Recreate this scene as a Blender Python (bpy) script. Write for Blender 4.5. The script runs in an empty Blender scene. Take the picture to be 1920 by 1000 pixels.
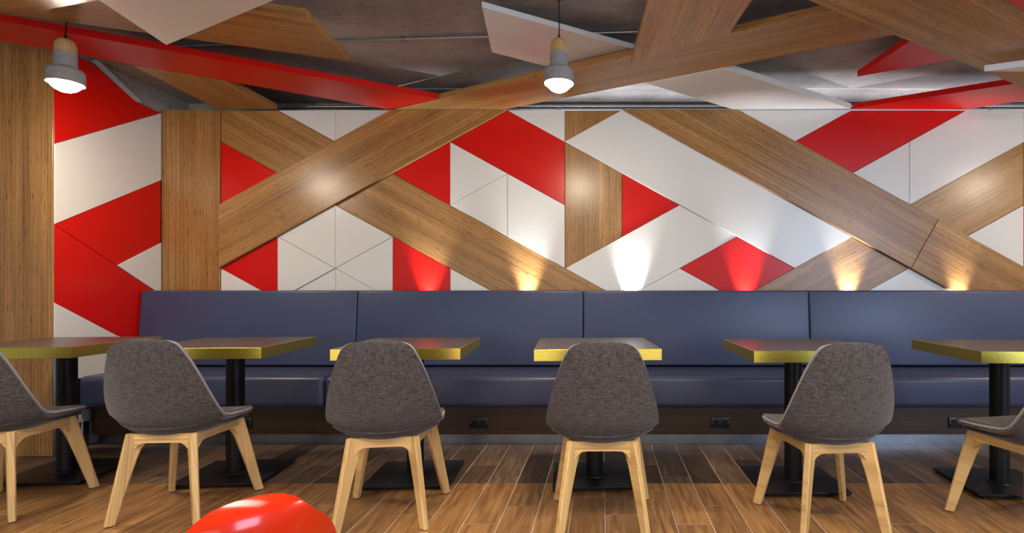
import bpy, bmesh, math, random
from mathutils import Vector, Matrix
random.seed(7)
C = bpy.context.scene.collection
SC = bpy.context.scene
# ------------------------------------------------------------------ camera
F, CX, CY, H = 1000.0, 1130.0, 545.0, 1.034      # focal length in px, axis in px, eye height in m
cam = bpy.data.cameras.new('camera'); cam_o = bpy.data.objects.new('camera', cam); C.objects.link(cam_o)
cam_o.location = (0, 0, H); cam_o.rotation_euler = (math.pi/2, 0, 0)
cam.sensor_width = 36; cam.lens = 36*F/1920
cam.shift_x = (960-CX)/1920; cam.shift_y = (CY-500)/1920
cam.clip_start = 0.05
SC.camera = cam_o
# ------------------------------------------------------------------ world, light, exposure
w = bpy.data.worlds.new('world'); SC.world = w; w.use_nodes = True
w.node_tree.nodes['Background'].inputs[0].default_value = (0.86, 0.92, 1.0, 1)
w.node_tree.nodes['Background'].inputs[1].default_value = 0.35
SC.view_settings.view_transform = 'Standard'; SC.view_settings.look = 'None'
SC.view_settings.exposure = -0.15; SC.view_settings.gamma = 1; SC.view_settings.use_curve_mapping = False
def area(name, loc, target, sx, sy, power, col):
    l = bpy.data.lights.new(name, 'AREA'); l.shape = 'RECTANGLE'; l.size = sx; l.size_y = sy; l.energy = power; l.color = col
    o = bpy.data.objects.new(name, l); C.objects.link(o); o.location = loc
    o.rotation_euler = (Vector(target)-Vector(loc)).to_track_quat('-Z', 'Y').to_euler(); return o
row = area('overhead_fill', (-0.6, 0.9, 2.45), (-0.6, 1.6, 0), 6.0, 0.5, 72, (1.0, 0.92, 0.80)); row.data.spread = math.radians(95)  # added area light overhead for general room light; no fitting modelled
area('low_fill', (-0.8, -2.8, 0.95), (-0.6, 3.0, 1.7), 6.5, 1.7, 62, (1.0, 0.97, 0.93))  # added unseen fill low behind the camera, lifts the board undersides and walls
area("cool_side_fill", (4.2, -1.6, 1.7), (0.8, 3.9, 0.8), 2.2, 1.8, 130, (0.55, 0.72, 1.0))  # added cool fill from the right, turns the bench bluer; no source in view

# ------------------------------------------------------------------ material helpers
def nodes_of(name):
    m = bpy.data.materials.new(name); m.use_nodes = True
    nt = m.node_tree; b = nt.nodes['Principled BSDF']
    def N(t, **k):
        n = nt.nodes.new(t)
        for a, v in k.items(): setattr(n, a, v)
        return n
    return m, nt, b, N, nt.links.new
def ramp(N, stops):
    r = N('ShaderNodeValToRGB'); cr = r.color_ramp
    cr.elements[0].position, cr.elements[0].color = stops[0][0], (*stops[0][1], 1)
    cr.elements[1].position, cr.elements[1].color = stops[-1][0], (*stops[-1][1], 1)
    for p, c in stops[1:-1]:
        e = cr.elements.new(p); e.color = (*c, 1)
    return r
def plain(name, col, rough=0.4, metal=0.0, coat=0.0, noise=0.0, bump=0.0, scale=30, spec=0.5):
    m, nt, b, N, L = nodes_of(name)
    b.inputs['Base Color'].default_value = (*col, 1); b.inputs['Roughness'].default_value = rough
    b.inputs['Metallic'].default_value = metal; b.inputs['Coat Weight'].default_value = coat
    b.inputs['Coat Roughness'].default_value = 0.08; b.inputs['Specular IOR Level'].default_value = spec
    tc = N('ShaderNodeTexCoord'); n = N('ShaderNodeTexNoise'); n.inputs['Scale'].default_value = scale
    n.inputs['Detail'].default_value = 4; L(tc.outputs['Object'], n.inputs['Vector'])
    if noise:
        lo = tuple(c*(1-noise) for c in col); hi = tuple(min(1, c*(1+noise)) for c in col)
        r = ramp(N, [(0.3, lo), (0.7, hi)]); L(n.outputs['Fac'], r.inputs[0]); L(r.outputs[0], b.inputs['Base Color'])
    if bump:
        bp = N('ShaderNodeBump'); bp.inputs['Strength'].default_value = bump; bp.inputs['Distance'].default_value = 0.002
        L(n.outputs['Fac'], bp.inputs['Height']); L(bp.outputs[0], b.inputs['Normal'])
    return m
def mapped(N, L, vec, sc):
    mp = N('ShaderNodeMapping'); mp.inputs['Scale'].default_value = sc; L(vec, mp.inputs['Vector']); return mp.outputs[0]
def uv_random(N, L):
    uv = N('ShaderNodeUVMap'); oi = N('ShaderNodeObjectInfo'); mu = N('ShaderNodeMath', operation='MULTIPLY'); mu.inputs[1].default_value = 37.0
    L(oi.outputs['Random'], mu.inputs[0]); ad = N('ShaderNodeVectorMath', operation='ADD')
    cb = N('ShaderNodeCombineXYZ'); L(mu.outputs[0], cb.inputs[0]); L(mu.outputs[0], cb.inputs[1])
    L(uv.outputs[0], ad.inputs[0]); L(cb.outputs[0], ad.inputs[1]); return ad.outputs[0], oi
def wood(name, dark, mid, light, rough=0.35, dashes=0.5, coat=0.0, strips=True):
    m, nt, b, N, L = nodes_of(name)
    vec, oi = uv_random(N, L)
    n1 = N('ShaderNodeTexNoise'); n1.inputs['Scale'].default_value = 1; n1.inputs['Detail'].default_value = 5; n1.inputs['Roughness'].default_value = 0.62
    L(mapped(N, L, vec, (0.9, 95, 1)), n1.inputs['Vector'])
    r1 = ramp(N, [(0.28, dark), (0.5, mid), (0.74, light)]); L(n1.outputs['Fac'], r1.inputs[0])
    col = r1.outputs[0]
    # broad bands of laminations
    n2 = N('ShaderNodeTexNoise'); n2.inputs['Scale'].default_value = 1; n2.inputs['Detail'].default_value = 1
    L(mapped(N, L, vec, (0.15, 11, 1)), n2.inputs['Vector'])
    r2 = ramp(N, [(0.32, (0.80, 0.78, 0.76)), (0.68, (1.12, 1.12, 1.12))]); L(n2.outputs['Fac'], r2.inputs[0])
    mx = N('ShaderNodeMix', data_type='RGBA', blend_type='MULTIPLY'); mx.inputs[0].default_value = 1
    L(col, mx.inputs[6]); L(r2.outputs[0], mx.inputs[7]); col = mx.outputs[2]
    if dashes:
        n3 = N('ShaderNodeTexNoise'); n3.inputs['Scale'].default_value = 1; n3.inputs['Detail'].default_value = 2
        L(mapped(N, L, vec, (13, 190, 1)), n3.inputs['Vector'])
        r3 = ramp(N, [(0.60, (1, 1, 1)), (0.67, (1-dashes,)*3)]); L(n3.outputs['Fac'], r3.inputs[0])
        m2 = N('ShaderNodeMix', data_type='RGBA', blend_type='MULTIPLY'); m2.inputs[0].default_value = 1
        L(col, m2.inputs[6]); L(r3.outputs[0], m2.inputs[7]); col = m2.outputs[2]
    L(col, b.inputs['Base Color']); b.inputs['Roughness'].default_value = rough; b.inputs['Coat Weight'].default_value = coat
    b.inputs['Coat Roughness'].default_value = 0.15
    bp = N('ShaderNodeBump'); bp.inputs['Strength'].default_value = 0.12; bp.inputs['Distance'].default_value = 0.001
    L(n1.outputs['Fac'], bp.inputs['Height']); L(bp.outputs[0], b.inputs['Normal'])
    return m
def tile_mat(name, dark, mid, light, spread):
    m, nt, b, N, L = nodes_of(name)
    vec, oi = uv_random(N, L)
    n1 = N('ShaderNodeTexNoise'); n1.inputs['Scale'].default_value = 1; n1.inputs['Detail'].default_value = 6; n1.inputs['Roughness'].default_value = 0.65
    n1.inputs['Distortion'].default_value = 0.5
    L(mapped(N, L, vec, (3.2, 38, 1)), n1.inputs['Vector'])
    r1 = ramp(N, [(0.3, dark), (0.52, mid), (0.75, light)]); L(n1.outputs['Fac'], r1.inputs[0])
    r2 = ramp(N, [(0.0, (1-spread,)*3), (1.0, (1+spread,)*3)]); L(oi.outputs['Random'], r2.inputs[0])
    mx = N('ShaderNodeMix', data_type='RGBA', blend_type='MULTIPLY'); mx.inputs[0].default_value = 1
    L(r1.outputs[0], mx.inputs[6]); L(r2.outputs[0], mx.inputs[7]); L(mx.outputs[2], b.inputs['Base Color'])
    b.inputs['Roughness'].default_value = 0.36
    bp = N('ShaderNodeBump'); bp.inputs['Strength'].default_value = 0.2; bp.inputs['Distance'].default_value = 0.002
    L(n1.outputs['Fac'], bp.inputs['Height']); L(bp.outputs[0], b.inputs['Normal'])
    return m
def fabric(name, dark, light):
    m, nt, b, N, L = nodes_of(name)
    tc = N('ShaderNodeTexCoord'); o = tc.outputs['Object']
    fs = []
    for sc in ((34, 34, 360), (360, 360, 34)):
        n = N('ShaderNodeTexNoise'); n.inputs['Scale'].default_value = 1; n.inputs['Detail'].default_value = 3
        L(mapped(N, L, o, sc), n.inputs['Vector']); fs.append(n.outputs['Fac'])
    ad = N('ShaderNodeMath', operation='ADD'); L(fs[0], ad.inputs[0]); L(fs[1], ad.inputs[1])
    hf = N('ShaderNodeMath', operation='MULTIPLY'); hf.inputs[1].default_value = 0.5; L(ad.outputs[0], hf.inputs[0])
    r = ramp(N, [(0.38, dark), (0.64, light)]); L(hf.outputs[0], r.inputs[0]); L(r.outputs[0], b.inputs['Base Color'])
    b.inputs['Roughness'].default_value = 0.9; b.inputs['Sheen Weight'].default_value = 0.25; b.inputs['Specular IOR Level'].default_value = 0.2
    bp = N('ShaderNodeBump'); bp.inputs['Strength'].default_value = 0.5; bp.inputs['Distance'].default_value = 0.0015
    L(hf.outputs[0], bp.inputs['Height']); L(bp.outputs[0], b.inputs['Normal'])
    return m
def concrete(name):
    m, nt, b, N, L = nodes_of(name)
    tc = N('ShaderNodeTexCoord'); o = tc.outputs['Object']
    a = N('ShaderNodeTexNoise'); a.inputs['Scale'].default_value = 1.6; a.inputs['Detail'].default_value = 9; a.inputs['Roughness'].default_value = 0.62; L(o, a.inputs['Vector'])
    r = ramp(N, [(0.3, (0.18, 0.162, 0.15)), (0.5, (0.30, 0.275, 0.255)), (0.72, (0.44, 0.42, 0.40))]); L(a.outputs['Fac'], r.inputs[0])
    p = N('ShaderNodeTexNoise'); p.inputs['Scale'].default_value = 26; p.inputs['Detail'].default_value = 3; L(mapped(N, L, o, (0.6, 1.6, 1)), p.inputs['Vector'])
    rp = ramp(N, [(0.26, (0.35, 0.33, 0.31)), (0.36, (1, 1, 1))]); L(p.outputs['Fac'], rp.inputs[0])
    mx = N('ShaderNodeMix', data_type='RGBA', blend_type='MULTIPLY'); mx.inputs[0].default_value = 0.8
    L(r.outputs[0], mx.inputs[6]); L(rp.outputs[0], mx.inputs[7]); L(mx.outputs[2], b.inputs['Base Color'])
    b.inputs['Roughness'].default_value = 0.7
    n3 = N('ShaderNodeTexNoise'); n3.inputs['Scale'].default_value = 14; n3.inputs['Detail'].default_value = 8; L(o, n3.inputs['Vector'])
    bp = N('ShaderNodeBump'); bp.inputs['Strength'].default_value = 0.6; bp.inputs['Distance'].default_value = 0.012
    L(n3.outputs['Fac'], bp.inputs['Height']); L(bp.outputs[0], b.inputs['Normal'])
    return m
def emit(name, col, s):
    m, nt, b, N, L = nodes_of(name)
    b.inputs['Base Color'].default_value = (1, 1, 1, 1); b.inputs['Emission Color'].default_value = (*col, 1); b.inputs['Emission Strength'].default_value = s
    return m

M = dict(
    bamboo=wood('bamboo', (0.19, 0.086, 0.024), (0.36, 0.182, 0.056), (0.50, 0.280, 0.100), 0.30, 0.62),
    white=plain('white_laminate', (0.72, 0.71, 0.68), 0.24),
    red=plain('red_laminate', (0.60, 0.006, 0.003), 0.30, spec=0.3),
    concrete=concrete('bare_concrete'),
    board=plain('backing_board', (0.05, 0.045, 0.04), 0.8),
    grout=plain('grout', (0.52, 0.46, 0.39), 0.8, noise=0.15),
    tile=tile_mat('wood_look_tile', (0.11, 0.046, 0.015), (0.26, 0.124, 0.040), (0.39, 0.205, 0.072), 0.22),
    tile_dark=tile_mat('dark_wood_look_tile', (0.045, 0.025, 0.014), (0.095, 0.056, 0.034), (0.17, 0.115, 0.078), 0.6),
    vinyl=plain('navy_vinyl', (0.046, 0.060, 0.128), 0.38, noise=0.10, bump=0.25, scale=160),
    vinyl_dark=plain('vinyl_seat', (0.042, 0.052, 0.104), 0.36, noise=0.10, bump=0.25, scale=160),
    base_wood=wood('stained_plinth', (0.024, 0.010, 0.004), (0.055, 0.024, 0.008), (0.09, 0.040, 0.014), 0.4, 0.3),
    steel=plain('brushed_steel', (0.34, 0.35, 0.37), 0.28, metal=1.0, noise=0.1, scale=8),
    pipe=plain('galvanised_pipe', (0.42, 0.43, 0.45), 0.35, metal=0.8),
    black=plain('black_plastic', (0.008, 0.008, 0.009), 0.35),
    blackmetal=plain('black_powder_coat', (0.006, 0.006, 0.007), 0.38, bump=0.2, scale=220, spec=0.3),
    top=plain('dark_laminate', (0.075, 0.060, 0.055), 0.30, noise=0.08, scale=60),
    brass=plain('brushed_brass', (0.95, 0.74, 0.13), 0.32, metal=1.0, noise=0.08, bump=0.15, scale=90),
    ash=wood('ash_wood', (0.44, 0.25, 0.090), (0.66, 0.42, 0.165), (0.78, 0.54, 0.24), 0.45, 0.12),
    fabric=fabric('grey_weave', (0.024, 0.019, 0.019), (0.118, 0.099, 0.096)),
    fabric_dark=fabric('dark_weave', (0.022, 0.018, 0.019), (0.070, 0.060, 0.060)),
    piping=plain('grey_piping', (0.26, 0.24, 0.24), 0.8),
    redplastic=plain('glossy_red_plastic', (0.84, 0.030, 0.003), 0.16, coat=0.3),
    cement=plain('cast_cement', (0.34, 0.335, 0.32), 0.75, noise=0.12, bump=0.2, scale=40),
    bulb=emit('lit_bulb', (1.0, 0.85, 0.66), 500),
    cord=plain('black_cord', (0.006, 0.006, 0.006), 0.6),
    plate=plain('grey_plate', (0.42, 0.43, 0.44), 0.5),
)
# ------------------------------------------------------------------ mesh helpers
def link(name, me, mat, parent=None, loc=None):
    o = bpy.data.objects.new(name, me); C.objects.link(o)
    if mat: 
        me.materials.clear(); me.materials.append(mat)
    if parent: o.parent = parent
    if loc: o.location = loc
    return o
def tag(o, label=None, cat=None, group=None, kind=None):
    if label: o['label'] = label
    if cat: o['category'] = cat
    if group: o['group'] = group
    if kind: o['kind'] = kind
    return o
def empty(name, loc=(0, 0, 0), rz=0):
    o = bpy.data.objects.new(name, None); C.objects.link(o); o.location = loc; o.rotation_euler = (0, 0, rz); o.empty_display_size = 0.1; return o
def finish(bm, name, smooth=False):
    bmesh.ops.recalc_face_normals(bm, faces=bm.faces)
    me = bpy.data.meshes.new(name); bm.to_mesh(me); bm.free()
    if smooth:
        for p in me.polygons: p.use_smooth = True
        try: me.set_sharp_from_angle(angle=math.radians(40))
        except Exception: pass
    return me
def set_uv(me, g, n):
    g = Vector(g).normalized(); n = Vector(n).normalized(); c = n.cross(g)
    uv = me.uv_layers.new(name='UVMap')
    for l in me.loops:
        p = me.vertices[l.vertex_index].co
        uv.data[l.index].uv = (p.dot(g), p.dot(c)+p.dot(n))
    return me
def inset2(poly, d):
    n = len(poly); ar = sum(poly[i][0]*poly[(i+1) % n][1]-poly[(i+1) % n][0]*poly[i][1] for i in range(n)); s = 1 if ar > 0 else -1
    out = []
    for i in range(n):
        p0, p1, p2 = Vector(poly[i-1]), Vector(poly[i]), Vector(poly[(i+1) % n])
        e1 = (p1-p0).normalized(); e2 = (p2-p1).normalized()
        n1 = Vector((-e1.y, e1.x))*s; n2 = Vector((-e2.y, e2.x))*s
        k = max(0.25, 1+n1.dot(n2)); out.append(tuple(p1+(n1+n2)*(d/k)))
    return out
def prism(poly, frame, th, gap=0.0012, ch=0.0015, grain=None, name='panel'):
    """poly: 2-D outline; frame(a, b, d) -> 3-D point, d = depth behind the visible face"""
    p0 = inset2(poly, gap); p1 = inset2(poly, gap+ch); n = len(poly)
    bm = bmesh.new()
    rings = [[bm.verts.new(frame(a, b, d)) for a, b in pp] for pp, d in ((p1, 0), (p0, ch), (p0, th))]
    bm.faces.new(rings[0]); bm.faces.new(rings[2])
    for r0, r1 in zip(rings, rings[1:]):
        for i in range(n): bm.faces.new((r0[i], r0[(i+1) % n], r1[(i+1) % n], r1[i]))
    bmesh.ops.recalc_face_normals(bm, faces=bm.faces)
    me = bpy.data.meshes.new(name); bm.to_mesh(me); bm.free()
    nrm = (Vector(frame(0, 0, 0))-Vector(frame(0, 0, 1))).normalized()
    set_uv(me, grain or (1, 0, 0.0001) if abs(nrm.x) < 0.9 else (grain or (0, 0, 1)), nrm)
    return me
def box_me(x0, x1, y0, y1, z0, z1, bev=0.0, seg=2, grain=(1, 0, 0), n=(0, 0, 1), name='box', smooth=None):
    bm = bmesh.new()
    bmesh.ops.create_cube(bm, size=1)
    for v in bm.verts: v.co = ((x0+x1)/2+v.co.x*(x1-x0), (y0+y1)/2+v.co.y*(y1-y0), (z0+z1)/2+v.co.z*(z1-z0))
    if bev: bmesh.ops.bevel(bm, geom=bm.edges[:], offset=bev, segments=seg, affect='EDGES', profile=0.5)
    me = finish(bm, name, bool(bev) if smooth is None else smooth); set_uv(me, grain, n); return me
def lathe_me(prof, seg=32, name='lathe'):
    bm = bmesh.new(); rings = []
    for r, z in prof:
        if r < 1e-5: rings.append([bm.verts.new((0, 0, z))])
        else: rings.append([bm.verts.new((r*math.cos(2*math.pi*i/seg), r*math.sin(2*math.pi*i/seg), z)) for i in range(seg)])
    for a, b in zip(rings, rings[1:]):
        for i in range(seg):
            j = (i+1) % seg
            if len(a) == 1 and len(b) == 1: continue
            if len(a) == 1: bm.faces.new((a[0], b[j], b[i]))
            elif len(b) == 1: bm.faces.new((a[i], a[j], b[0]))
            else: bm.faces.new((a[i], a[j], b[j], b[i]))
    me = finish(bm, name, True); set_uv(me, (0, 0, 1), (0, 1, 0)); return me
def tube_me(pts, r, seg=10, name='tube', closed=False):
    bm = bmesh.new(); rings = []; P = [Vector(p) for p in pts]; n = len(P)
    up = None
    for i, p in enumerate(P):
        a = P[i-1] if (i or closed) else p; b = P[(i+1) % n] if (i < n-1 or closed) else p
        t = (b-a).normalized()
        if up is None: up = Vector((0, 0, 1)) if abs(t.z) < 0.9 else Vector((1, 0, 0))
        s = t.cross(up).normalized(); up = s.cross(t).normalized()
        rings.append([bm.verts.new(p+(s*math.cos(2*math.pi*k/seg)+up*math.sin(2*math.pi*k/seg))*r) for k in range(seg)])
    m = n if closed else n-1
    for i in range(m):
        a, b = rings[i], rings[(i+1) % n]
        for k in range(seg): bm.faces.new((a[k], a[(k+1) % seg], b[(k+1) % seg], b[k]))
    if not closed: bm.faces.new(rings[0]); bm.faces.new(rings[-1])
    return finish(bm, name, True)
def loft_me(secs, grain=(0, 0, 1), bev=0.0, n=(0, 1, 0), name='loft'):
    """secs: list of 4-point rings"""
    bm = bmesh.new(); R = [[bm.verts.new(p) for p in s] for s in secs]
    for a, b in zip(R, R[1:]):
        for k in range(len(a)): bm.faces.new((a[k], a[(k+1) % len(a)], b[(k+1) % len(a)], b[k]))
    bm.faces.new(R[0]); bm.faces.new(R[-1])
    me = finish(bm, name, True); set_uv(me, grain, n); return me
def bake(me, mods, name):
    o = bpy.data.objects.new('tmp', me); C.objects.link(o)
    for t, kw in mods:
        md = o.modifiers.new(t, t)
        for k, v in kw.items(): setattr(md, k, v)
    dg = bpy.context.evaluated_depsgraph_get(); dg.update()
    out = bpy.data.meshes.new_from_object(o.evaluated_get(dg)); out.name = name
    bpy.data.objects.remove(o)
    for p in out.polygons: p.use_smooth = True
    return out
def copy_thing(o, loc, rz):
    def cp(s, parent):
        c = s.copy(); C.objects.link(c)
        if parent: c.parent = parent
        for ch in [q for q in C.objects if q.parent == s]: cp(ch, c)
        return c
    r = cp(o, None); r.location = loc; r.rotation_euler = (0, 0, rz); return r

UPT = 10
# ------------------------------------------------------------------ dimensions
YW = 4.15                                     # face of the wall panelling
HB = 1.40                                     # underside of the hung boards above eye height
TOPZ = H+HB
XL = (305-CX)*YW/F                            # left side wall
XR = 4.35
YC = abs(XL)*F/(CX-100)                       # front of the bamboo return on the left
ZCEIL = H+1.56
YB = 4.45                                     # concrete back wall
# ------------------------------------------------------------------ structure
fl = link('floor', box_me(-6.2, 5.2, -3.0, YB+0.2, -0.12, -0.0016, name='floor'), M['grout']); tag(fl, kind='structure')
ce = link('ceiling', box_me(-6.2, 5.2, -3.0, YB+0.2, ZCEIL, ZCEIL+0.15, name='ceiling'), M['concrete']); tag(ce, kind='structure')
wb = link('wall_back', box_me(XL-0.3, 5.2, YB, YB+0.2, 0, ZCEIL, name='wall_back'), M['concrete']); tag(wb, kind='structure')
wl = link('wall_left', box_me(XL-2.6, XL-0.03, YC+0.02, YB, 0, ZCEIL, name='wall_left'), M['concrete']); tag(wl, kind='structure')
wr = link('wall_right', box_me(XR, XR+0.15, 0.8, YB, 0, ZCEIL, name='wall_right'), M['white']); tag(wr, kind='structure')
link('backing_board', box_me(XL, XR, YW+0.032, YB, 0.0, TOPZ-0.012, name='backing_board'), M['board'], wb)

# wall panelling on a triangular lattice
def G(k, m):
    return ((414+107.5*k-CX)*YW/F, H+(CY-(207+59.3*m))*YW/F)
UPR, UPL, VERT = (1, 0, 0.5516), (1, 0, -0.5516), (0, 0, 1)
def wall_panel(pts, col, grain=None, lift=0.0, th=0.03, label=None):
    poly = [G(*p) for p in pts]
    nm = {'bamboo': 'bamboo_panel', 'white': 'white_panel', 'red': 'red_panel'}[col]
    me = prism(poly, lambda a, b, d: (a, YW-lift+d, b), th+lift if lift else th, grain=grain, name=nm, ch=0.002)
    o = link(nm, me, M[col], wb)
    if label: o['label'] = label
    return o
P = wall_panel
B = 5.95
P([(-1.014, 0), (0, 0), (0, B), (-1.014, B)], 'bamboo', VERT, 0.012)
P([(0, 0), (1, 0), (2, 1), (1, 2), (0, 1)], 'bamboo', UPL)
P([(3, 2), (B+1, B), (5+0, B), (2, 3)][:2]+[(5-(6-B), B), (2, 3)], 'bamboo', UPL)
P([(0, 3), (3, 0), (5, 0), (0, 5)], 'bamboo', UPR, 0.028)
P([(0, 1), (1, 2), (0, 3)], 'red')
P([(1, 0), (2, 0), (2, 1)], 'white', lift=0.002); P([(2, 0), (3, 0), (2, 1)], 'white', lift=0.002)
P([(0, 5), (1, 4), (1, B), (6-B+0.9, B)][:3]+[(B-5, B)], 'red'); P([(0, 5), (B-5, B), (0, B)], 'white')
P([(1, 4), (2, 3), (2, 5)], 'white', lift=0.004); P([(1, 4), (2, 5), (1.05, B), (1, B)], 'white', lift=0.010); P([(2, 5), (2, B), (2-(B-5), B)], 'white')
P([(2, 3), (3, 4), (2, 5)], 'white', lift=0.006); P([(3, 4), (3, B), (B-3, B), (2, 5)], 'white', lift=0.004); P([(2, 5), (B-3, B), (2, B)], 'white')
P([(3, 4), (4, 5), (4, B), (3, B)], 'red')
P([(3, 2), (4, 1), (4, 3)], 'red')
P([(4, 1), (5, 0), (6, 1), (6, 3)], 'red')
P([(4, 1), (5, 2), (4, 3)], 'white', lift=0.003); P([(4, 3), (5, 2), (5, 4)], 'white', lift=0.002); P([(5, 2), (6, 3), (6, 5), (5, 4)], 'white', lift=0.004)
P([(4, 5), (B-1, B), (4, B)], 'white')
P([(5, 0), (6, 0), (6, 1)], 'white', lift=0.002)
P([(6, 0), (7, 0), (6, 1)], 'bamboo', VERT); P([(6, 1), (7, 2), (7, 4), (6, 5)], 'bamboo', VERT)
P([(6, 1), (7, 0), (11, 4), (10, 5)], 'white', lift=0.014)
P([(7, 2), (8, 3), (7, 4)], 'red')
P([(6, 5), (8, 3), (9, 4), (7.05, B), (6+B-5, B)], 'white', lift=0.006)
P([(8, 5), (9-0.05, B), (7.05, B)], 'white', lift=0.008)
P([(8, 5), (9, 4), (10, 5), (9.05, B), (8.95, B)], 'red', lift=0.009)
P([(10, 5), (11, 4), (12, 5), (11.05, B), (9.05, B)], 'bamboo', UPR)
P([(12, 3), (14, 1), (14, 3), (13, 4)], 'bamboo', UPR); P([(14, 1), (15, 0), (17, 0), (14, 3)], 'bamboo', UPR)
P([(7, 0), (9, 0), (12.47, 3.47), (12, 5)], 'bamboo', UPL, 0.030)
P([(12.47, 3.47), (14.95, B), (12.95, B), (12, 5)], 'bamboo', UPL, 0.033)
P([(9, 0), (11, 0), (10, 1)], 'white', lift=0.002)
P([(10, 1), (11, 0), (13, 0), (11, 2)], 'red')
P([(11, 2), (12, 1), (12, 3)], 'white', lift=0.010); P([(12, 1), (13, 0), (14, 1), (12, 3)], 'white', lift=0.012)
P([(13, 0), (14, 0), (14, 1)], 'white', lift=0.002); P([(14, 0), (15, 0), (14, 1)], 'white')
P([(13, 4), (14, 3), (14, 5)], 'white', lift=0.003)
P([(14, 3), (16, 1), (16, 3), (14, 5)], 'red'); P([(14, 5), (16, 3), (16, B), (14.95, B)], 'white')
P([(12, 5), (12.95, B), (11.05, B)], 'white')

# panelling on the short left side wall
def S(x, y):
    Y = XL*F/(x-CX); return (Y, H+(CY-y)*Y/F)
def side_panel(pts, col, lift=0.0):
    nm = {'white': 'white_panel', 'red': 'red_panel'}[col]
    me = prism([S(*p) for p in pts], lambda a, b, d: (XL+lift-d, a, b), 0.028, grain=(0, 0, 1), name=nm, ch=0.002)
    return link(nm, me, M[col], wl)
side_panel([(101, 270), (302, 212), (255, 190), (175, 120), (101, 85)], 'red')
side_panel([(101, 270), (302, 212), (302, 338), (101, 421)], 'white', 0.004)
side_panel([(101, 421), (302, 338), (302, 455), (219, 498)], 'red')
side_panel([(101, 421), (219, 498), (302, 553), (302, 660), (219, 629), (101, 567)], 'red')
side_panel([(219, 498), (302, 455), (302, 553)], 'white', 0.004)
side_panel([(101, 567), (219, 629), (302, 660), (302, 800), (250, 800), (101, 713)], 'white', 0.002)
me = prism([S(*p) for p in ((173, 112), (186, 112), (270, 193), (256, 192))], lambda a, b, d: (XL-0.002-d, a, b), 0.02, name='edge_strip')
link('edge_strip', me, M['plate'], wl)
# bamboo return facing the room, left edge of the picture
me = prism([(XL-2.4, 0.0), (XL, 0.0), (XL, ZCEIL), (XL-2.4, ZCEIL)], lambda a, b, d: (a, YC-0.004+d, b), 0.02, grain=VERT, name='bamboo_panel')
link('bamboo_panel', me, M['bamboo'], wl)
link('steel_corner_strip', box_me(XL+0.001, XL+0.016, YC-0.003, YC+0.012, 0.0, H-0.38, 0.001), M['steel'], wl)
# dark laminate base below the bench level on the side wall
link('base_panel', box_me(XL+0.001, XL+0.006, YC+0.014, YW-0.6, 0.0, 0.46), M['black'], wl)

# ------------------------------------------------------------------ floor tiles
PW, PL, G0 = 0.1575, 0.60, 0.0034
tile_bm = bmesh.new()
def tile_mesh(L, name):
    a, c, h = PW-G0, 0.0008, 0.010
    bm = bmesh.new()
    rings = [[bm.verts.new(p) for p in ((x0, y0, z), (x1, y0, z), (x1, y1, z), (x0, y1, z))] for x0, x1, y0, y1, z in
             ((0, a, 0, L-G0, -h), (0, a, 0, L-G0, -c), (c, a-c, c, L-G0-c, 0))]
    for r, s in zip(rings, rings[1:]):
        for i in range(4): bm.faces.new((r[i], r[(i+1) % 4], s[(i+1) % 4], s[i]))
    bm.faces.new(rings[2]); me = finish(bm, name); set_uv(me, (0, 1, 0), (0, 0, 1)); return me
tile_cache = {}
def put_tile(x, y0, y1, mk):
    L = round(y1-y0, 3)
    if L < 0.03: return
    key = (L, mk)
    if key not in tile_cache:
        me = tile_mesh(L, 'floor_tile'); me.materials.append(M[mk]); tile_cache[key] = me
    o = bpy.data.objects.new('floor_tile', tile_cache[key]); C.objects.link(o); o.parent = fl; o.location = (x, y0, 0)
YJ = 2.86
offs = [0.0, 0.40, 0.20, 0.50, 0.10, 0.30]
x = 0.0125-26*PW; i = 0
while x < 3.9:
    vis = x > -2.95
    o_ = offs[i % 6]
    y = YJ
    y = YJ-PL+o_ if o_ > 0.01 else YJ-PL
    put_tile(x, y, YJ, 'tile')
    n = 0
    while y > (1.75 if x < 2.6 else 2.2):
        put_tile(x, y-PL, y, 'tile'); y -= PL
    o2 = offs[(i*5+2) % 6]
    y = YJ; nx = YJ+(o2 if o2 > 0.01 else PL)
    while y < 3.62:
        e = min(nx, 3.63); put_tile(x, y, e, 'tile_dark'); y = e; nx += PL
    x += PW; i += 1
FT = len([o for o in C.objects if o.parent == fl])
# the rest of the tiled floor, behind the camera and to the sides
for fx0, fx1, fy1 in ((-6.1, -4.085, 3.6), (-4.085, 3.9, 1.77), (3.9, 4.33, 3.6)):
    rest = link('tile_field', box_me(fx0, fx1, -2.9, fy1, -0.006, -0.0010, grain=(0, 1, 0)), M['tile'], fl); rest['kind'] = 'stuff'

# ------------------------------------------------------------------ hung boards under the ceiling
def U(x, y, h):
    Y = h*F/(CY-y); return ((x-CX)*Y/F, Y)
def board(name, label, px, h, mat, g=None, th=0.04):
    poly = [U(a, b, h) for a, b in px]
    # keep inside the room, in front of the back wall
    gr = None
    if g:
        a, b = U(*g[0], h), U(*g[1], h); gr = (b[0]-a[0], b[1]-a[1], 0)
    cx = sum(p[0] for p in poly)/len(poly); cy = sum(p[1] for p in poly)/len(poly)
    me = prism([(a-cx, b-cy) for a, b in poly], lambda a, b, d: (a, b, d), th, gap=0.0008, ch=0.0012, grain=gr or (1, 0, 0), name=name)
    o = link(name, me, M[mat], None, (cx, cy, H+h))
    tag(o, label, 'ceiling board', 'boards hung under the ceiling'); return o
board('red_board', 'long red board under the ceiling, running behind the left pendant lamp', [(-300, -14), (822, 185.5), (727, 205.5), (-300, 24)], 1.40, 'red')
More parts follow.
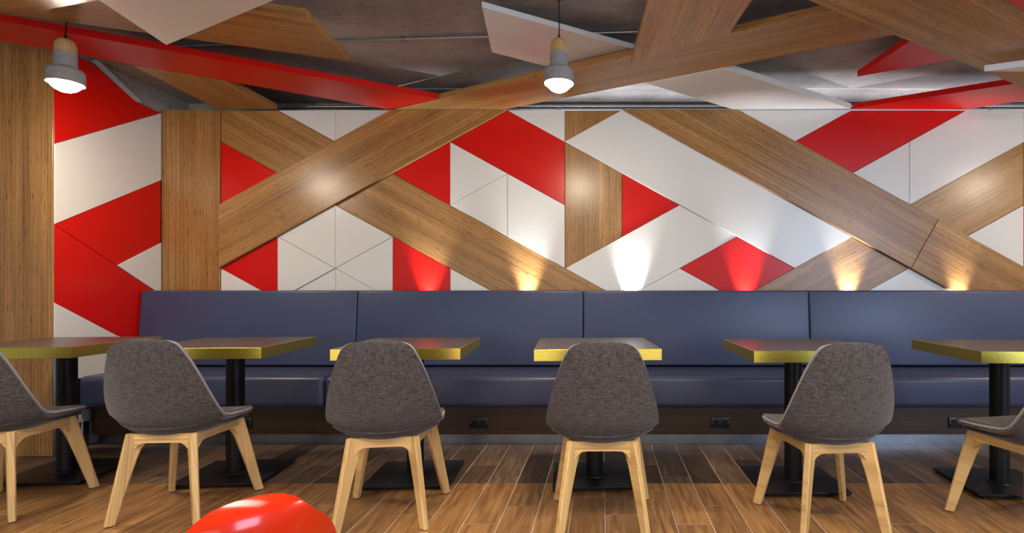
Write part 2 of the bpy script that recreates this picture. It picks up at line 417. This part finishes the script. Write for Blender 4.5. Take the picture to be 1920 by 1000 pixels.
board('bamboo_board', 'long bamboo board rising from the wall behind the middle pendant lamp', [(738, 205), (827, 185), (1365, 63), (1558, 20), (1700, -12), (1850, 31), (1673, 66), (1400, 118), (948, 205)], 1.40, 'bamboo', ((825, 185), (1558, 20)))
board('bamboo_board', 'bamboo board with slanted end, right of the middle pendant lamp at the top', [(1183, 117), (1215, 0), (1222, -30), (1434, -35), (1368, 63)], 1.355, 'bamboo', ((1183, 117), (1215, 0)), 0.03)
board('bamboo_board', 'widest bamboo board, descending across the top right corner', [(1450, -27), (1514, 0), (1674, 65), (1843, 133), (2000, 200), (2000, 62), (1745, -62)], 1.33, 'bamboo', ((1745, 0), (1920, 86)))
board('white_board', 'small white board tip at the right edge, below the wide bamboo board', [(1845, 134), (2060, 106), (2060, 135)], 1.26, 'white', th=0.035)
board('red_board', 'red triangular board high up beside the bare concrete, upper right', [(1607, 144), (1703, 79), (1760, 40), (1900, 92)], 1.435, 'red')
board('red_board', 'red board running from the wall to the right edge', [(1598, 204), (1902, 157), (2060, 133), (2060, 166), (1812, 205.5)], 1.40, 'red')
board('white_board', 'white board against the wall top, between bamboo board and bare concrete', [(1212, 156.5), (1356, 128), (1596, 204), (1374, 205.3)], 1.40, 'white')
board('white_board', 'pale white board behind the cord of the middle pendant lamp', [(903, 13), (1240, 106), (1180, 150), (1090, 142), (922, 98)], 1.45, 'white', th=0.03)
board('bamboo_board', 'bamboo board with slanted right end, partly behind the top white board', [(-60, 16), (656, 115), (574, 31), (482, 17), (250, -20), (-60, -62)], 1.36, 'bamboo', ((36, 30), (656, 115)))
board('bamboo_board', 'pale bamboo board in the top left corner', [(-60, -2), (36, 29), (187, 0), (290, -20), (-60, -60)], 1.31, 'bamboo', ((36, 29), (187, 0)), 0.03)
board('white_board', 'lowest white board pointing down at the top left', [(150, -23), (312, 85), (516, 0), (590, -32)], 1.27, 'white', th=0.03)
board('red_board', 'red board corner cut by the frame in the top right corner', [(1873, -7), (1925, 23), (2060, 101), (2060, -40), (1815, -40)], 1.30, 'red', th=0.025)
board('bamboo_board', 'bamboo board between the wall and the long red board', [(244, 121), (424, 153), (520, 205), (408, 205)], 1.40, 'bamboo', ((273, 136), (408, 205)))

# pipes: conduit on the slab, two pipes above the panelling
def conduit(name, label, pts, r, clamps, cat='pipe'):
    e = empty(name, pts[0]); tag(e, label, cat)
    o0 = Vector(pts[0])
    link('pipe_run', tube_me([Vector(p)-o0 for p in pts], r, 10), M['pipe'], e)
    for c in clamps:
        t = (Vector(pts[-1])-o0).normalized()
        c = Vector(c)-o0
        link('pipe_clamp', tube_me([c-t*0.012, c+t*0.012], r+0.005, 10), M['steel'], e)
    return e
hc = 1.545
a = U(300, 88, hc); b = U(1200, 59.5, hc); cl = U(756, 73, hc)
conduit('conduit', 'thin steel conduit crossing the bare concrete slab', [(a[0], a[1], H+hc), (b[0], b[1], H+hc)], 0.009, [(cl[0], cl[1], H+hc)])
conduit('conduit', 'upper of two pipes running along the top of the wall', [(-2.6, 4.37, H+1.508), (XR-0.02, 4.37, H+1.508)], 0.013, [(x, 4.37, H+1.508) for x in (-0.39, 0.16, 3.1)])
conduit('conduit', 'lower of two pipes running along the top of the wall', [(-2.6, 4.33, H+1.462), (XR-0.02, 4.33, H+1.462)], 0.016, [(x, 4.33, H+1.462) for x in (-0.35, 0.20, 3.14)])

# ------------------------------------------------------------------ banquette
bq = empty('banquette', ((XL+XR)/2, 3.9, 0)); tag(bq, 'long navy vinyl banquette with high back along the panelled wall', 'bench')
ox = (XL+XR)/2
seams = [XL+0.008, (669.5-CX)/254, (1093.5-CX)/254, (1517-CX)/254, (1517-CX)/254+1.67, XR-0.005]
for i in range(len(seams)-1):
    x0, x1 = seams[i]+0.0018-ox, seams[i+1]-0.0018-ox
    me = box_me(x0, x1, 0.04, 0.145, 0.483, H, 0.014, 4)
    for v in me.vertices:
        t = (H-v.co.z)/(H-0.483); v.co.y -= 0.045*t if v.co.y < 0.1 else 0.0
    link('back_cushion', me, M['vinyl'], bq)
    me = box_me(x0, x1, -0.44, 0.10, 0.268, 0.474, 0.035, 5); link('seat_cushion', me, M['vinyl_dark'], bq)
link('plinth', box_me(XL+0.02-ox, XR-0.02-ox, -0.33, 0.2, 0.07, 0.2775, grain=(1, 0, 0), n=(0, 1, 0)), M['base_wood'], bq)
link('kick_plate', box_me(XL+0.02-ox, XR-0.02-ox, -0.29, -0.25, 0.0, 0.07), M['steel'], bq)
link('kick_rail', box_me(XL+0.02-ox, XR-0.02-ox, -0.25, 0.2, 0.0, 0.07), M['base_wood'], bq)
can = lathe_me([(0, 0), (0.022, 0), (0.022, 0.05), (0.018, 0.05), (0.016, 0.03), (0, 0.03)], 16)
for px in (800, 988, 1185, 1400, 1595, 1800, 2010):
    xx = (px-CX)*0.0041
    o = link('uplight', can, M['black'], bq, (xx-ox, 4.09-3.9, 0.83))
    l = bpy.data.lights.new('uplight_lamp', 'SPOT'); l.energy = 85; l.color = (0.95, 0.96, 1.0); l.spot_size = math.radians(52); l.spot_blend = 1.0; l.shadow_soft_size = 0.025
    lo = bpy.data.objects.new('uplight_lamp', l); C.objects.link(lo); lo.parent = bq; lo.location = (xx-ox, 4.09-3.9, 0.89)
    lo.rotation_euler = (math.radians(180-UPT), 0, 0)
cv = bpy.data.lights.new('cove_light', 'AREA'); cv.shape = 'RECTANGLE'; cv.size = 4.6; cv.size_y = 0.02; cv.energy = 10; cv.color = (0.86, 0.90, 1.0)
co = bpy.data.objects.new('cove_light', cv); C.objects.link(co); co.location = (1.6, 4.22, TOPZ-0.004); co.rotation_euler = (math.radians(180+8), 0, 0)
# sockets on the plinth
def socket(px, label):
    X = (px-CX)/280.0
    e = empty('wall_socket', (X, 3.57, 0.15)); tag(e, label, 'socket', 'sockets on the bench plinth')
    link('socket_plate', box_me(-0.062, 0.062, -0.010, 0.0, -0.037, 0.037, 0.003, 2), M['black'], e)
    for s in (-1, 1):
        link('outlet', box_me(s*0.03-0.018, s*0.03+0.018, -0.0125, -0.0105, -0.02, 0.02, 0.0008, 1), M['blackmetal'], e)
        link('screw', lathe_me([(0, 0.001), (0.003, 0.0008), (0.003, 0), (0, 0)], 8), M['steel'], e, (s*0.054, -0.0105, 0)).rotation_euler = (math.pi/2, 0, 0)
socket(456, 'black double socket on the bench plinth beside the leftmost full chair')
socket(898, 'black double socket on the bench plinth between second and third full chairs')
socket(1350, 'black double socket on the bench plinth left of the fifth table')
socket(1795, 'black double socket on the bench plinth partly behind the chair at the right edge')
e = empty('wall_plate', (XL+0.006, 3.50, 0.21)); tag(e, 'small grey cover plate low on the left side wall', 'plate')
link('cover', box_me(0, 0.006, -0.045, 0.045, -0.04, 0.04, 0.002, 2), M['plate'], e)
link('cable_strip', box_me(0, 0.004, -0.004, 0.004, -0.17, -0.04), M['plate'], e)

# ------------------------------------------------------------------ tables
def table_build():
    t = empty('cafe_table'); TT, hw = 0.056, 0.31
    link('tabletop', box_me(-hw+0.0015, hw-0.0015, -hw+0.0015, hw-0.0015, 0.75-TT, 0.75, 0.0008, 1, smooth=False), M['top'], t)
    bm = bmesh.new()
    def ring(r, z): return [bm.verts.new((sx*r, sy*r, z)) for sx, sy in ((-1, -1), (1, -1), (1, 1), (-1, 1))]
    z0, z1 = 0.75-TT-0.0005, 0.7492
    R = [ring(hw-0.001, z0), ring(hw, z0+0.001), ring(hw, z1-0.001), ring(hw-0.001, z1), ring(hw-0.0016, z1), ring(hw-0.0016, z0)]
    for a, b in zip(R, R[1:]+R[:1]):
        for i in range(4): bm.faces.new((a[i], a[(i+1) % 4], b[(i+1) % 4], b[i]))
    me = finish(bm, 'brass_edge'); set_uv(me, (1, 0, 0), (0, 0, 1)); link('edge_band', me, M['brass'], t)
    link('mounting_plate', box_me(-0.16, 0.16, -0.16, 0.16, 0.75-TT-0.008, 0.75-TT-0.001, 0.001, 1), M['blackmetal'], t)
    link('column', lathe_me([(0, 0.02), (0.045, 0.02), (0.045, 0.75-TT-0.008), (0, 0.75-TT-0.008)], 32), M['blackmetal'], t, (0, 0.035, 0))
    b = link('base_plate', box_me(-0.225, 0.225, -0.205, 0.205, 0.012, 0.024, 0.002, 2), M['blackmetal'], t, (0, 0.045, 0))
    link('collar', lathe_me([(0, 0.024), (0.062, 0.024), (0.060, 0.03), (0.045, 0.032), (0, 0.032)], 32), M['blackmetal'], b, (0, -0.01, 0))
    ft = lathe_me([(0, 0), (0.014, 0), (0.016, 0.004), (0.008, 0.008), (0.005, 0.012), (0, 0.012)], 14)
    for sx in (-1, 1):
        for sy in (-1, 1): link('levelling_foot', ft, M['steel'], t, (sx*0.205, 0.045+sy*0.185, 0))
    return t
def place(pr, sr, pf, sf):
    a = Vector(((pr-CX)/sr, F/sr)); b = Vector(((pf-CX)/sf, F/sf)); d = b-a
    return a, b, math.atan2(-d.x, d.y)
tabs = [((7, 377, 210, 303), 'cafe table at the far left, with its brass edge cut by the frame'),
        ((365, 380, 494, 306), 'cafe table behind the leftmost full chair'),
        ((742, 384, 803, 310), 'cafe table behind the second full chair from the left'),
        ((1122, 387, 1110, 313), 'cafe table behind the middle chair, seen square on'),
        ((1537, 398, 1435, 300), 'cafe table behind the second chair from the right'),
        ((1970, 404, 1783, 308), 'cafe table at the right edge, cut by the frame')]
tb = table_build()
for i, (pp, lab) in enumerate(tabs):
    a, b, rz = place(*pp)
    d = Vector((-math.sin(rz), math.cos(rz))); c = a+d*0.31
    t = tb if i == 0 else copy_thing(tb, (0, 0, 0), 0)
    t.location = (c.x, c.y, 0); t.rotation_euler = (0, 0, rz)
    tag(t, 'dark-topped brass-edged '+lab, 'table', 'square cafe tables in a row along the bench')

# ------------------------------------------------------------------ upholstered chairs
def shell_grid(rows, NU=13, power=2.3):
    bm = bmesh.new(); R = []
    for y, z, hw, cy, cz in rows:
        R.append([])
        for k in range(NU):
            u = -1+2*k/(NU-1); q = abs(u)**power
            R[-1].append(bm.verts.new((hw*u, y+cy*q, z+cz*q)))
    for a, b in zip(R, R[1:]):
        for k in range(NU-1): bm.faces.new((a[k], a[k+1], b[k+1], b[k]))
    return bm, R
rows = [(-.226, .815, .086, .000, -.002), (-.230, .811, .114, .003, -.003), (-.234, .798, .134, .008, -.004), (-.236, .770, .147, .016, -.004),
        (-.232, .720, .167, .030, 0), (-.223, .640, .192, .045, 0), (-.210, .565, .212, .060, 0), (-.197, .503, .223, .072, .010),
        (-.176, .448, .228, .072, .032), (-.140, .410, .227, .052, .056), (-.080, .394, .224, .024, .060), (.000, .397, .221, .006, .050),
        (.080, .407, .217, 0, .034), (.150, .418, .210, 0, .020), (.200, .422, .196, -.010, .010), (.228, .417, .174, -.022, .004), (.242, .404, .148, -.030, -.002)]
rows = [(y-0.018, z, hw*1.035, cy, cz) for y, z, hw, cy, cz in rows]
def chair_build():
    t = empty('dining_chair')
    bm, R = shell_grid(rows)
    me = finish(bm, 'shell')
    sm = bake(me, [('SUBSURF', dict(levels=2, render_levels=2))], 'surface')
    cnt = {}
    for p in sm.polygons:
        for k in p.edge_keys: cnt[k] = cnt.get(k, 0)+1
    nb = {}
    for (p, q), c in cnt.items():
        if c == 1: nb.setdefault(p, []).append(q); nb.setdefault(q, []).append(p)
    st = next(iter(nb)); lp = [st]; pv, cu = None, st
    while True:
        nx = [q for q in nb[cu] if q != pv][0]
        if nx == st: break
        lp.append(nx); pv, cu = cu, nx
    loop = [sm.vertices[i].co.copy() for i in lp]
    sh = bake(sm, [('SOLIDIFY', dict(thickness=0.030, offset=0.0)), ('BEVEL', dict(width=0.010, segments=3, limit_method='ANGLE', angle_limit=math.radians(50)))], 'shell')
    s = link('seat_shell', sh, M['fabric'], t)
    link('piping', tube_me(loop, 0.0060, 6, 'piping', closed=True), M['piping'], s)
    low = [(y*0.985, z-0.024, hw*0.93, cy, cz*0.93) for y, z, hw, cy, cz in rows[8:17]]
    bm, _ = shell_grid(low); me = finish(bm, 'under')
    un = bake(me, [('SUBSURF', dict(levels=1, render_levels=1)), ('SOLIDIFY', dict(thickness=0.020, offset=0.0)), ('BEVEL', dict(width=0.007, segments=2, limit_method='ANGLE', angle_limit=math.radians(50)))], 'under')
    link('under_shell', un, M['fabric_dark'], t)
    # legs: flat blades splayed along the diagonals
    for sx, sy, fx, fy, tx, ty in ((-1, -1, .180, .205, .128, .150), (1, -1, .180, .205, .128, .150), (-1, 1, .215, .205, .150, .140), (1, 1, .215, .205, .150, .140)):
        top = Vector((sx*tx, sy*ty, .405)); foot = Vector((sx*fx, sy*fy, .004))
        d = Vector((sx, sy, 0)).normalized(); c = Vector((-d.y, d.x, 0))
        secs = []
        for z, wd in ((.004, .040), (.10, .046), (.20, .053), (.28, .060), (.32, .067), (.345, .078), (.392, .084)):
            f = (z-.004)/(.405-.004); p = foot.lerp(top, f)
            o_ = p+d*0.022; inn = p+d*(0.022-wd); hh = 0.0145-0.002*(1-f)
            e_ = 0.005
            secs.append([o_+c*(hh-e_), o_-c*(hh-e_), o_-d*e_-c*hh, inn+d*e_-c*hh, inn-c*(hh-e_), inn+c*(hh-e_), inn+d*e_+c*hh, o_-d*e_+c*hh])
        lg = link('leg', loft_me(secs, grain=top-foot, n=(0, 1, 0.01)), M['ash'], t)
        link('glide', lathe_me([(0, 0), (.011, 0), (.011, .005), (0, .005)], 12), M['black'], lg, (foot.x, foot.y, 0))
    def rail(a, b, name):
        a, b = Vector(a), Vector(b); L = (b-a).length; d = (b-a)/L; c = Vector((-d.y, d.x, 0))*0.010; secs = []
        for q in (0, .05, .1, .16, .24, .5, .76, .84, .9, .95, 1):
            m = min(q, 1-q); low = 0.350-0.046*max(0, 1-m/.2)**2
            p = a+d*L*q; zt = 0.392
            secs.append([(p.x+c.x, p.y+c.y, low), (p.x-c.x, p.y-c.y, low), (p.x-c.x, p.y-c.y, zt), (p.x+c.x, p.y+c.y, zt)])
        link(name, loft_me(secs, grain=d, n=(0, 0, 1)), M['ash'], t)
    rail((-.125, -.150, 0), (.125, -.150, 0), 'rail'); rail((-.145, .142, 0), (.145, .142, 0), 'rail')
    rail((-.130, -.140, 0), (-.150, .132, 0), 'rail'); rail((.130, -.140, 0), (.150, .132, 0), 'rail')
    return t
chairs = [((-68, 425, 90, 361), 'chair at the left edge, only its seat and right legs in view'),
          ((290, 425, 402, 364), 'chair between the first and second tables, leftmost one fully in view'),
          ((714, 437, 753, 373), 'chair in front of the third table, left of the middle chair'),
          ((1130, 450, 1128, 380), 'chair seen square from behind, at the middle table'),
          ((1585, 455, 1502, 385), 'chair at the fifth table, rightmost one fully in view'),
          ((2012, 462, 1864, 398), 'chair at the right edge, only its seat and left legs in view')]
ch = chair_build()
for i, (pp, lab) in enumerate(chairs):
    a, b, rz = place(*pp); c = (a+b)/2
    t = ch if i == 0 else copy_thing(ch, (0, 0, 0), 0)
    t.location = (c.x, c.y, 0); t.rotation_euler = (0, 0, rz)
    tag(t, 'grey fabric shell '+lab, 'chair', 'grey shell chairs with pale wooden legs')

# ------------------------------------------------------------------ red moulded chair close to the camera
rr = [(-.222, .800, .050, .002, -.004), (-.234, .790, .095, .012, -.010), (-.240, .765, .130, .035, -.012), (-.240, .720, .160, .060, -.006),
      (-.232, .640, .190, .085, 0), (-.220, .560, .210, .100, 0), (-.200, .500, .222, .105, .01), (-.160, .455, .225, .080, .03),
      (-.080, .430, .222, .030, .05), (.02, .428, .218, 0, .04), (.12, .436, .212, 0, .025), (.19, .440, .20, -.01, .01), (.225, .425, .17, -.02, 0)]
rr = [(y, z*0.857, hw*0.84, cy, cz) for y, z, hw, cy, cz in rr]
rc = empty('moulded_chair', (-0.745, 1.0, 0), math.radians(50))
tag(rc, 'glossy red moulded chair, only its rounded top in view at the bottom edge', 'chair')
bm, _ = shell_grid(rr, 13, 2.0); me = finish(bm, 'red_shell')
me = bake(me, [('SUBSURF', dict(levels=2, render_levels=2)), ('SOLIDIFY', dict(thickness=0.045, offset=0.0)), ('BEVEL', dict(width=0.020, segments=5, limit_method='ANGLE', angle_limit=math.radians(50)))], 'red_shell')
link('seat_shell', me, M['redplastic'], rc)
for sx in (-1, 1):
    for sy in (-1, 1):
        link('leg', tube_me([(sx*.13, sy*.12, .37), (sx*.21, sy*.20, .0)], .011, 12), M['steel'], rc)

# ------------------------------------------------------------------ pendant lamps
def pendant_build():
    t = empty('pendant_lamp')
    link('cap', lathe_me([(0, .090), (.012, .090), (.030, .083), (.041, .068), (.045, .050), (.0452, .018), (.0452, .016), (0, .016)], 40), M['ash'], t)
    link('shade', lathe_me([(.020, .0155), (.0455, .0155), (.0465, 0), (.0475, -.056), (.050, -.063), (.068, -.072), (.077, -.082), (.0785, -.095), (.0785, -.146), (.076, -.148), (.073, -.146), (.072, -.098), (.060, -.080), (.020, -.072)], 48), M['cement'], t)
    s = lathe_me([(0, -.190), (.025, -.187), (.045, -.176), (.060, -.160), (.067, -.142), (.064, -.122), (.045, -.098), (.020, -.084), (0, -.082)], 32)
    link('bulb', s, M['bulb'], t)
    link('cord_grip', lathe_me([(0, .115), (.003, .115), (.006, .105), (.009, .090), (0, .090)], 14), M['black'], t)
    return t
ZP = 2.8
pd = pendant_build()
for i, (px, py, lab) in enumerate(((1048, 99, 'pendant lamp in the middle, in front of the white ceiling board'), (123, 99, 'pendant lamp at the left, in front of the long red board'), (2500, 99, 'pendant lamp beyond the right edge'))):
    X = (px-CX)*ZP/F; z = H+(CY-py)*ZP/F-0.016
    t = pd if i == 0 else copy_thing(pd, (0, 0, 0), 0)
    t.location = (X, ZP, z); t.rotation_euler = (0, 0, 0.6*i)
    tag(t, 'lit wood-and-cement '+lab, 'lamp', 'wood and cement pendant lamps')
    zc = ZCEIL-z
    link('cord', tube_me([(0, 0, .113), (0.002, 0, zc*0.5), (0, 0, zc-0.02)], .0032, 8), M['cord'], t)
    link('ceiling_rose', lathe_me([(0, zc-0.001), (.035, zc-0.001), (.035, zc-0.02), (.01, zc-0.028), (0, zc-0.028)], 24), M['black'], t)
print('floor tiles', FT)
